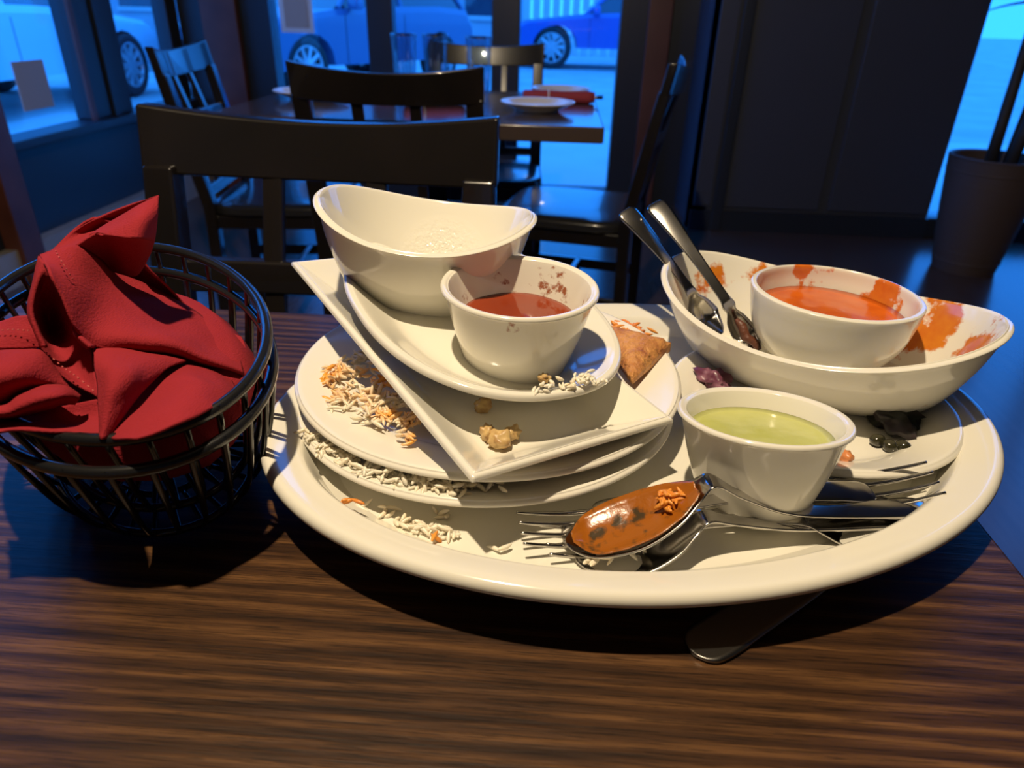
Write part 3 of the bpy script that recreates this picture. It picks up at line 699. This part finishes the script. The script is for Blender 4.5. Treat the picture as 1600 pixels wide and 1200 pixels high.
def spoon(L_=.185, bw=.0205, bl=.060, bend=0.0):
    st = [(0, .0015, .004, .0001), (.004, bw*.45, .003, .0025), (.013, bw*.80, .0012, .006), (bl*.48, bw, 0, .0085), (bl*.75, bw*.80, .0012, .0062), (bl*.93, bw*.42, .0035, .0025), (bl*1.05, .0048, .0055, .0003),
          (bl*1.3, .0036, .0066, 0), (L_*.6, .0042, .0072, 0), (L_*.85, .0068, .0055, -.0006), (L_*.96, .0078, .0035, -.0008), (L_*.995, .0055, .0025, -.0003), (L_, .001, .0023, 0)]
    def lift(x):
        if x <= bl*1.1: return bend*x
        q = (x-bl*1.1)/(L_-bl*1.1); return bend*bl*1.1*(1-q)**5
    st = [(x, hw, z+lift(x), dp) for x, hw, z, dp in st]
    return blade_mesh(st, th=.0017)
def fork(L_=.185):
    st = [(.046, .0118, .001, .0015), (.052, .0118, .0, .002), (.060, .0105, .0005, .002), (.070, .0050, .004, .0006), (.080, .0034, .008, 0), (L_*.6, .0038, .0105, 0), (L_*.85, .0068, .007, -.0006), (L_*.96, .0078, .0035, -.0008), (L_*.995, .0055, .0025, -.0003), (L_, .001, .0023, 0)]
    v, f = blade_mesh(st, th=.0017); b = MB().add(v, f)
    for k in range(4):
        y = -.0102+.0068*k
        pts = catmull([(.054, y, -.0012), (.040, y, -.0002), (.022, y, .001), (.008, y*.97, .004), (0, y*.95, .0065)], 3)
        b.tube(pts, [.0016-.0009*(i/len(pts)) for i in range(len(pts))], 6)
    return b.v, b.f
def place(o, tip, end, roll):
    x = (Vector(end)-Vector(tip)).normalized(); up = Vector((0, 0, 1)); y = up.cross(x).normalized(); z = x.cross(y)
    m3 = Matrix((x, y, z)).transposed().to_4x4() @ Matrix.Rotation(R(roll), 4, 'X')
    o.matrix_world = Matrix.Translation(tip) @ m3; return o
def cutlery(kind, tip, end, roll, lab, facing=None, **kw):
    v, f = spoon(**kw) if kind == 'spoon' else fork(**kw)
    o = mesh(kind, v, f, 'steel'); place(o, tip, end, roll)
    if facing is not None:      # broad side turned towards a direction
        x = (Vector(end)-Vector(tip)).normalized(); y = Vector(facing).cross(x).normalized(); z = x.cross(y)
        o.matrix_world = Matrix.Translation(tip) @ Matrix((x, y, z)).transposed().to_4x4()
    tag(o, lab, kind, 'used cutlery'); return o
s1 = cutlery('spoon', P(883, 856, .0150), P(1442, 800, .0185), 4, 'steel spoon coated with orange curry, uppermost on the platter edge', L_=.190, bw=.0180, bl=.065, bend=.42)
# curry lining the uppermost spoon
st = catmull([(.003, .004, .0045, .0006), (.012, .0165, .0022, .0048), (.031, .0200, .0012, .0072), (.048, .0160, .0020, .0052), (.056, .0105, .0030, .0028), (.061, .0050, .0042, .0010)], 6)
v = []; f = []
for x, hw, z, dp in st:
    hw *= .86; dp *= .9
    for k in range(11):
        s = -1+2*k/10; n_ = noise.noise(Vector((x*160, s*2.2, 1.7)))
        v.append((x, hw*s*(.96+.03*n_), z+.42*x-dp*(1-s*s)+.0004+.0010*(n_+.35)*(1-s*s)))
for i in range(len(st)-1):
    for k in range(10): f.append([i*11+k, i*11+k+1, (i+1)*11+k+1, (i+1)*11+k])
cr = mesh('curry_residue', v, f, 'curry', s1); cr['label'] = 'orange curry coating with dark herb flecks'
md = cr.modifiers.new('s', 'SOLIDIFY'); md.thickness = .0006
s2 = cutlery('spoon', P(899, 882, .0098), P(1425, 818, .0130), 2, 'steel spoon with white rice stuck in it, under the curry spoon', L_=.185, bw=.0175, bend=.25)
f1 = cutlery('fork', P(812, 838, .0150), P(1330, 775, .022), 10, 'steel fork whose tines stick out beyond the curry spoon', L_=.185)
f2 = cutlery('fork', P(850, 858, .0110), P(1370, 790, .0125), 4, 'steel fork lying flat on the platter beneath the spoons', L_=.185)
f3 = cutlery('fork', P(1455, 757, .0265), P(1010, 800, .0135), -18, 'steel fork with tines raised beside the small plate', L_=.178)
s3 = cutlery('spoon', P(1440, 812, .0185), P(960, 838, .0135), -6, 'steel spoon lying under the green chutney cup, bowl beside the platter rim', L_=.182)
# two spoons standing in the big boat bowl
h1a = PY(974, 330, .525); h1b = P(1124, 524, .032)
sA = cutlery('spoon', h1b, h1a, 55, 'steel spoon leaning over the rim of the curry-smeared boat bowl', facing=(.35, -.8, .5), L_=(h1b-h1a).length, bw=.013, bl=.036)
h2a = PY(1021, 319, .525); h2b = P(1185, 550, .036)
sB = cutlery('spoon', h2b, h2a, 50, 'steel spoon standing beside the orange curry bowl, tip browned with sauce', facing=(.1, -.8, .5), L_=(h2b-h2a).length, bw=.009, bl=.036)
v = []; f = []
M['brown_sauce'] = mat('dark_brown_sauce', (0.11, 0.035, 0.018), 0.4, bump=(200, .6, .003))
MB().tube([(.0, .001, .001), (.006, -.001, .002), (.013, .002, .0015), (.021, 0, .003), (.027, .001, .004)], [.0012, .0030, .0036, .0034, .0014], 8).build('sauce_clump', 'brown_sauce', sB, smooth=True)
# knife under the platter
kt, ke = P(1083, 1018, .0027), P(1420, 800, .0027)
v, f = blade_mesh([(0, .002, 0, 0), (.003, .0075, 0, 0), (.010, .0105, 0, 0), (.03, .0108, 0, 0), (.085, .0095, 0, 0), (.105, .0055, 0, 0), (.12, .0048, .0002, -.0012), (.19, .0075, .0003, -.0016), (.205, .0070, .0003, -.0012), (.209, .002, .0, 0)], th=.0022)
o = mesh('table_knife', v, f, 'knife_steel'); place(o, kt, ke, 0); tag(o, 'steel table knife with rounded tip poking out from under the platter', 'knife')

# ------------------------------------------------------------------ rice and scraps
def grains(name, spots_, m, lab, size=(.0043, .00115), per=1, lie=.35):
    """spots_: list of (centre world, spread x, spread y, spread z, count)"""
    b = MB(); prof = [(-1, 0.05), (-.75, .62), (-.2, 1), (.35, .95), (.8, .58), (1, .08)]
    for c, sx, sy, sz, n in spots_:
        for _ in range(n):
            p = Vector(c) + Vector((random.gauss(0, sx), random.gauss(0, sy), abs(random.gauss(0, sz))))
            a = random.uniform(0, math.pi*2); e = random.gauss(0, lie)
            d = Vector((math.cos(a)*math.cos(e), math.sin(a)*math.cos(e), math.sin(e))); L_ = size[0]*random.uniform(.7, 1.2); rr = size[1]*random.uniform(.85, 1.2)
            s = d.orthogonal()*L_*random.uniform(-.18, .18)
            b.tube([p + d*t*L_ + s*(1-t*t) for t, q in prof], [rr*q for t, q in prof], 6)
    o = b.build(name, m, smooth=True); tag(o, lab, 'rice', kind='stuff'); return o
def pp(x, y, h): return P(x, y, h)
p2 = []
for x, y, s, n in ((535, 590, .006, 40), (560, 565, .006, 36), (575, 620, .007, 60), (610, 590, .006, 40), (600, 640, .006, 45), (640, 625, .005, 40), (640, 660, .005, 36), (665, 655, .004, 22), (530, 625, .005, 26), (580, 660, .004, 18), (515, 600, .003, 10), (640, 685, .003, 8)):
    p2.append((pp(x, y, .0385), s, s, .0024, n))
grains('plate_rice', p2, 'mixed_rice', 'white rice stained with orange sauce on the upper round plate')
p1 = []
for x, y, n in ((490, 685, 16), (515, 705, 22), (545, 722, 24), (575, 735, 26), (605, 745, 26), (635, 752, 26), (665, 757, 24), (700, 762, 20), (735, 762, 14), (775, 762, 6)):
    p1.append((pp(x, y, .0285), .0035, .0028, .0020, n))
grains('plate_rice', p1, 'white_rice', 'white rice squeezed out along the edge of the lowest round plate')
p0 = [(pp(x, y, PF+.001), .0035, .002, .0012, n) for x, y, n in ((630, 820, 10), (655, 828, 14), (680, 833, 12), (705, 838, 6), (600, 800, 5), (775, 862, 2), (575, 790, 2), (690, 805, 4))]
grains('platter_rice', p0, 'white_rice', 'loose white rice grains spilled on the platter floor')
grains('platter_rice', [(pp(552, 783, .022), .003, .001, .0005, 3), (pp(682, 838, PF+.003), .0012, .001, .001, 2)], 'orange_rice', 'few orange-stained rice grains on the platter floor')
po = [(pp(x, y, .0690), .003, .002, .001, n) for x, y, n in ((905, 598, 12), (925, 592, 14), (878, 602, 6), (850, 606, 5), (838, 612, 4), (935, 598, 6))]
grains('oval_plate_rice', po, 'white_rice', 'white rice clinging to the rim of the oval plate', (.0028, .0010))
grains('spoon_rice', [(pp(1050, 780, .038), .0028, .0022, .002, 20), (pp(1040, 790, .036), .002, .002, .001, 10)], 'orange_rice', 'orange rice grains at the neck of the curry spoon')
grains('spoon_rice', [(pp(x, y, .0150), .0018, .0010, .001, 5) for x, y in ((925, 880), (948, 873), (972, 862), (996, 850))], 'white_rice', 'white rice grains in the lower spoon')
grains('plate_rice', [(pp(975, 515, .040), .006, .005, .002, 40), (pp(990, 520, .040), .006, .004, .001, 24)], 'orange_rice', 'orange rice beside the bread wedge on the round plate')
def lump(name, c, rad, m, lab, cat, squash=(1, 1, .7), seed=0, amp=.45, fr=1.6, group=None):
    bm = bmesh.new(); bmesh.ops.create_icosphere(bm, subdivisions=3, radius=1)
    for v_ in bm.verts:
        n_ = noise.noise(v_.co*fr + Vector((seed*3.1, 1.7*seed, 0))); v_.co *= (1+amp*n_)
        v_.co = Vector((v_.co.x*rad*squash[0], v_.co.y*rad*squash[1], v_.co.z*rad*squash[2]))
    me = bpy.data.meshes.new(name); bm.to_mesh(me); bm.free()
    for p_ in me.polygons: p_.use_smooth = True
    me.materials.append(M[m]); o = bpy.data.objects.new(name, me); COL.objects.link(o); o.location = c; o.rotation_euler = (0, 0, seed)
    tag(o, lab, cat, group); return o
def rect_at(x, y, lift=.003):
    """point of the rectangular dish's floor on the sight line through (x, y)"""
    n_ = RECT.to_3x3() @ Vector((0, 0, 1)); q = on_rect(0, 0, -.0155+lift); d_ = _ray(x, y)
    return CAM + d_*((q-CAM).dot(n_)/d_.dot(n_))
lump('onion_scrap', rect_at(755, 633), .0052, 'onion', 'browned onion scrap lying alone in the rectangular dish', 'food scrap', (1, .8, .8), 1, .5, 2.0)
for i, (x, y, q) in enumerate(((762, 676, .0050), (780, 688, .0062), (800, 677, .0050))):
    lump('onion_scrap', rect_at(x, y, .004), q, 'onion', ('curled browned onion scrap at the edge of a cluster of three', 'largest browned onion scrap in the middle of a cluster of three', 'browned onion scrap leaning on the largest of a cluster')[i], 'food scrap', (1, .8, .8), 2+i, .55, 2.0, 'onion scraps in the rectangular dish')
lump('onion_scrap', P(850, 590, .068), .0032, 'onion', 'small brown scrap at the foot of the red sauce cup', 'food scrap', (1, 1, .7), 6, .6, 2)
# bread wedge: folded triangle
tri = [P(925, 535, .040), P(1046, 553, .040), P(1000, 600, .040), P(930, 585, .040)]
v = []; f = []
g = 14
A_, B_, C_ = P(930, 520, .041), P(1047, 548, .041), P(988, 600, .041)
def bread_pt(a, b, top):
    p = A_*(1-a-b) + B_*a + C_*b
    e = min(1-a-b, a, b); th = .0085*min(1, (e*6+.08))**.5
    nn = noise.noise(p*110)*.0012
    return p + Vector((0, 0, (th+nn+.004*(1-b)) if top else -.0005))
idx = {}
for top in (1, 0):
    for i in range(g+1):
        for j in range(g+1-i):
            idx[(top, i, j)] = len(v); v.append(bread_pt(i/g, j/g, top))
for top in (1, 0):
    for i in range(g):
        for j in range(g-i):
            f.append([idx[(top, i, j)], idx[(top, i+1, j)], idx[(top, i, j+1)]])
            if i+j < g-1: f.append([idx[(top, i+1, j)], idx[(top, i+1, j+1)], idx[(top, i, j+1)]])
edge = [(i, 0) for i in range(g)] + [(g-k, k) for k in range(g)] + [(0, g-k) for k in range(g)]
for q in range(len(edge)):
    a, b = edge[q], edge[(q+1) % len(edge)]
    f.append([idx[(1, *a)], idx[(1, *b)], idx[(0, *b)], idx[(0, *a)]])
tag(mesh('bread_wedge', v, f, 'bread'), 'triangular wedge of browned flatbread on the round plate', 'bread')
# scraps on the small plate
zs = PF+.0065
lump('herb_clump', P(1392, 648, zs+.006), .017, 'herb', 'dark leafy clump under the tip of the boat bowl', 'food scrap', (1.2, .8, .55), 8, .65, 3.2)
for i, (x, y) in enumerate(((1371, 688), (1390, 697), (1411, 698))):
    lump('caper', P(x, y, zs+.003), .0042, 'caper', ('single dark caper set slightly apart on the small plate', 'dark caper touching another on the small plate', 'glossy dark caper at the end of the row on the small plate')[i], 'caper', (1.15, 1, .9), 10+i, .12, 1.2, 'capers on the small plate')
lump('pickle_scrap', P(1322, 713, zs+.006), .0045, 'pickle', 'orange pickle scrap at the front edge of the small plate', 'food scrap', (1.1, .8, .8), 14, .4, 1.5)
lump('red_onion_scrap', P(1112, 592, zs+.008), .011, 'purple', 'purple red onion scrap on the small plate beside the bread plate', 'food scrap', (1.2, .8, .6), 15, .7, 2.6)

# ------------------------------------------------------------------ nested wire baskets
def basket(loc, a, b, spin, tx, h, lab, wires=28, drop=.72):
    root = empty('wire_basket'); tag(root, lab, 'basket', 'nested black wire baskets')
    root.matrix_world = Matrix.Translation(loc) @ Matrix.Rotation(R(tx), 4, 'X') @ Matrix.Rotation(R(spin), 4, 'Z')
    def ring(a_, b_, z, n=72): return [(a_*math.cos(2*math.pi*k/n), b_*math.sin(2*math.pi*k/n), z) for k in range(n)]
    MB().tube(ring(a, b, 0), .0030, 10, True).build('rim', 'black_wire', root, smooth=True)
    MB().tube(ring(a*drop, b*drop, -h+.0025, 64), .0022, 8, True).build('base_ring', 'black_wire', root, smooth=True)
    for k in range(wires):
        t = 2*math.pi*k/wires; c, s = math.cos(t), math.sin(t)
        pts = catmull([(a*c*1.008, b*s*1.008, .0025), (a*c*.975, b*s*.975, -h*.18), (a*c*.86, b*s*.88, -h*.66), (a*c*(drop+.03), b*s*(drop+.03), -h*.93), (a*c*(drop-.04), b*s*(drop-.04), -h+.002), (a*c*.42, b*s*.42, -h+.002)], 3)
        MB().tube(pts, .00155, 6).build('wire', 'black_wire', root, smooth=True)
    MB().tube(ring(a*.42, b*.42, -h+.002, 40), .0018, 8, True).build('base_ring', 'black_wire', root, smooth=True)
    return root
BK = Vector((-.2214, .3216, TZ+.092))
basket(BK - Vector((.001, .002, .0145)), .0695, .1045, 43, 8, .068, 'black wire basket underneath, its rim showing below the napkin-filled basket')
basket(BK, .0674, .1015, 42.6, 9, .070, 'black wire basket filled by the red napkin, nested in another')

# ------------------------------------------------------------------ red napkin
def zp(zx, zy, Y): return PY(zx/2.069, 280+zy/2.069, Y)
NV = MB()
def patch(rows, sub=6):
    g_ = [[zp(*c) for c in r_] for r_ in rows]
    g_ = [catmull([tuple(p_) for p_ in r_], sub) for r_ in g_]
    cols = list(zip(*g_)); cols = [catmull(list(c), sub) for c in cols]
    m_, n_ = len(cols), len(cols[0]); v_ = []; f_ = []
    for i, c in enumerate(cols):
        for j, p_ in enumerate(c):
            q = Vector(p_); k = noise.noise(q*70)*.0010 + noise.noise(q*28+Vector((4, 2, 1)))*.0016
            v_.append(q + Vector((k*.4, k, k)))
    for i in range(m_-1):
        for j in range(n_-1): f_.append([i*n_+j, i*n_+j+1, (i+1)*n_+j+1, (i+1)*n_+j])
    NV.add(v_, f_)
# A main draped panel
patch([[(130, 245, .300), (250, 213, .318), (370, 288, .338), (480, 340, .350), (590, 398, .356), (690, 475, .352), (735, 508, .345)],
       [(146, 275, .287), (240, 325, .294), (345, 395, .306), (470, 438, .316), (600, 488, .322), (715, 560, .324), (772, 590, .325)],
       [(158, 298, .281), (225, 400, .279), (310, 480, .285), (450, 505, .290), (590, 545, .297), (710, 600, .304), (785, 625, .313)],
       [(165, 315, .279), (235, 455, .275), (300, 535, .279), (430, 545, .288), (580, 572, .297), (700, 612, .308), (785, 637, .316)]])
# B raised corner: back sheet, lit face, underside
patch([[(172, 226, .330), (250, 160, .342), (340, 112, .350), (440, 76, .350), (512, 58, .342)],
       [(205, 222, .326), (275, 180, .344), (350, 145, .354), (430, 105, .352), (505, 66, .341)],
       [(250, 213, .322), (300, 185, .334), (350, 165, .342), (420, 120, .342), (500, 72, .338)]])
patch([[(290, 185, .328), (370, 135, .330), (440, 90, .332), (512, 58, .340)],
       [(305, 178, .322), (385, 158, .318), (455, 130, .320), (508, 110, .332)],
       [(320, 174, .320), (395, 186, .312), (455, 192, .314), (495, 202, .328)]])
patch([[(248, 212, .318), (320, 174, .322), (395, 185, .316), (455, 191, .318), (496, 200, .330)],
       [(275, 228, .326), (340, 225, .330), (400, 232, .326), (450, 235, .328), (486, 235, .334)],
       [(330, 270, .334), (370, 290, .336), (410, 300, .336), (445, 300, .338), (468, 272, .340)]])
# back of the bundle falling into the basket behind
patch([[(172, 226, .332), (330, 120, .350), (470, 270, .345), (600, 400, .358), (735, 508, .348)],
       [(150, 300, .345), (330, 230, .372), (480, 330, .372), (610, 430, .374), (745, 530, .358)],
       [(130, 420, .350), (330, 400, .380), (480, 450, .380), (610, 520, .378), (750, 580, .360)]])
# C dark hollow at the left
patch([[(112, 360, .305), (160, 312, .300), (200, 370, .300), (238, 452, .290)],
       [(102, 440, .300), (150, 450, .325), (215, 480, .318), (285, 525, .290)],
       [(125, 545, .280), (180, 570, .296), (240, 580, .296), (305, 565, .284)],
       [(165, 610, .268), (220, 640, .270), (275, 670, .268), (328, 705, .262)]])
patch([[(130, 245, .296), (148, 270, .290), (165, 315, .284)],
       [(108, 330, .287), (118, 335, .283), (132, 345, .288)],
       [(92, 420, .281), (102, 425, .277), (116, 430, .284)],
       [(105, 490, .277), (118, 490, .273), (128, 492, .280)],
       [(125, 552, .273), (140, 550, .270), (150, 545, .278)]])
# folded inner hem in the hollow
patch([[(232, 455, .282), (250, 455, .286), (268, 470, .290)], [(245, 510, .278), (262, 505, .276), (285, 515, .284)], [(285, 545, .276), (295, 540, .274), (310, 540, .280)]])
# D left hem strip
patch([[(-160, 480, .288), (-60, 474, .288), (0, 466, .287), (55, 446, .284), (95, 440, .281)],
       [(-160, 510, .277), (-60, 508, .277), (0, 505, .276), (60, 500, .274), (110, 500, .274)],
       [(-160, 548, .272), (-60, 548, .271), (0, 547, .270), (60, 552, .269), (124, 552, .271)]])
# E left mound and F roll
patch([[(-160, 560, .274), (-60, 555, .274), (0, 550, .273), (70, 552, .273), (130, 562, .272), (185, 625, .268)],
       [(-160, 600, .250), (-60, 598, .250), (0, 596, .250), (70, 590, .254), (130, 600, .258), (200, 645, .264)],
       [(-160, 660, .238), (-60, 665, .238), (0, 668, .240), (60, 655, .245), (120, 650, .252), (215, 660, .262)],
       [(-160, 735, .244), (-60, 740, .244), (0, 745, .246), (50, 710, .250), (120, 680, .254), (230, 672, .262)]])
patch([[(-160, 740, .252), (0, 738, .252), (60, 700, .253), (140, 672, .254), (210, 668, .256), (262, 700, .258)],
       [(-160, 750, .236), (0, 748, .236), (60, 720, .237), (140, 690, .240), (205, 688, .245), (255, 708, .254)],
       [(-160, 765, .232), (10, 765, .232), (70, 745, .234), (150, 718, .238), (205, 705, .244), (250, 715, .254)],
       [(-160, 790, .240), (20, 778, .240), (80, 768, .243), (150, 748, .247), (200, 728, .252), (245, 722, .258)]])
# below the roll
patch([[(-160, 780, .245), (60, 770, .246), (160, 745, .252), (250, 718, .262), (325, 705, .264)],
       [(-160, 810, .235), (60, 800, .238), (180, 790, .246), (260, 775, .256), (325, 770, .256)],
       [(-160, 850, .228), (60, 815, .230), (180, 820, .234), (260, 825, .236), (330, 832, .236)]])
# G standing lower fold
patch([[(300, 540, .283), (360, 540, .284), (430, 546, .288), (520, 572, .292), (600, 590, .296)],
       [(312, 585, .267), (360, 590, .262), (425, 595, .266), (490, 600, .276), (550, 612, .284)],
       [(322, 660, .255), (360, 660, .249), (410, 655, .253), (455, 650, .262), (500, 645, .272)],
       [(322, 740, .244), (345, 745, .241), (375, 735, .244), (410, 720, .250), (445, 700, .260)],
       [(328, 832, .234), (334, 834, .233), (342, 832, .234), (352, 828, .236), (365, 818, .240)]])
# H lower right drape
patch([[(345, 828, .238), (400, 755, .258), (450, 700, .270), (520, 640, .284), (600, 606, .296), (680, 622, .304), (745, 660, .305)],
       [(365, 832, .235), (430, 775, .247), (500, 720, .258), (570, 665, .270), (640, 640, .281), (705, 650, .290), (760, 685, .296)],
       [(395, 832, .232), (460, 795, .238), (530, 750, .246), (600, 705, .256), (660, 680, .266), (715, 680, .276), (760, 705, .286)],
       [(450, 826, .230), (510, 812, .233), (570, 790, .238), (630, 768, .246), (680, 745, .255), (725, 722, .266), (765, 715, .278)]])
# I tuck at the right
patch([[(705, 498, .350), (740, 500, .352), (780, 514, .350)], [(735, 545, .338), (765, 545, .342), (792, 560, .340)], [(778, 610, .320), (788, 605, .324), (796, 615, .326)], [(770, 690, .300), (780, 690, .304), (790, 680, .308)]])
# J bulk of the cloth down inside the basket
v_ = []; f_ = []; nn, rr_ = 40, 8
mbk = Matrix.Translation(BK) @ Matrix.Rotation(R(9), 4, 'X') @ Matrix.Rotation(R(42.6), 4, 'Z')
for j in range(rr_+1):
    q = j/rr_
    for i in range(nn):
        t = 2*math.pi*i/nn
        if q < .55: s_, z_ = .90*math.sin(q/.55*math.pi/2)*.93, -.062+.046*(q/.55)**3
        else: s_, z_ = .84*(1-(q-.55)/.45)+.001, -.016+.010*((q-.55)/.45)
        k = 1+.05*noise.noise(Vector((math.cos(t)*3, math.sin(t)*3, q*3)))
        v_.append(mbk @ Vector((.0674*s_*math.cos(t)*k, .1015*s_*math.sin(t)*k, z_)))
for j in range(rr_):
    for i in range(nn): f_.append([j*nn+i, j*nn+(i+1) % nn, (j+1)*nn+(i+1) % nn, (j+1)*nn+i])
NV.add(v_, f_)
o = NV.build('cloth_napkin', 'napkin', smooth=True)
md = o.modifiers.new('s', 'SOLIDIFY'); md.thickness = .0012; md.offset = 0
tag(o, 'crumpled dark red cloth napkin with stitched hem heaped in the wire basket', 'napkin')
sb = MB()
def stitches(pts, n):
    pts = catmull([tuple(zp(*q)) for q in pts], 12)
    k = max(1, len(pts)//n)
    for i in range(0, len(pts)-2, k):
        a_, b_ = Vector(pts[i]), Vector(pts[min(i+max(1, k//2), len(pts)-1)])
        tow = (CAM-a_).normalized()*.0016
        sb.tube([a_+tow, b_+tow], .00028, 5)
stitches([(180, 232, .296), (205, 275, .2885), (240, 330, .2905)], 8)
stitches([(150, 560, .279), (200, 605, .272), (250, 640, .268), (310, 690, .261)], 12)
stitches([(-20, 490, .2765), (40, 486, .2735), (100, 490, .2715)], 8)
stt = sb.build('hem_stitching', 'stitch', o); stt['label'] = 'pale thread dashes along the hem'; stt['kind'] = 'stuff'
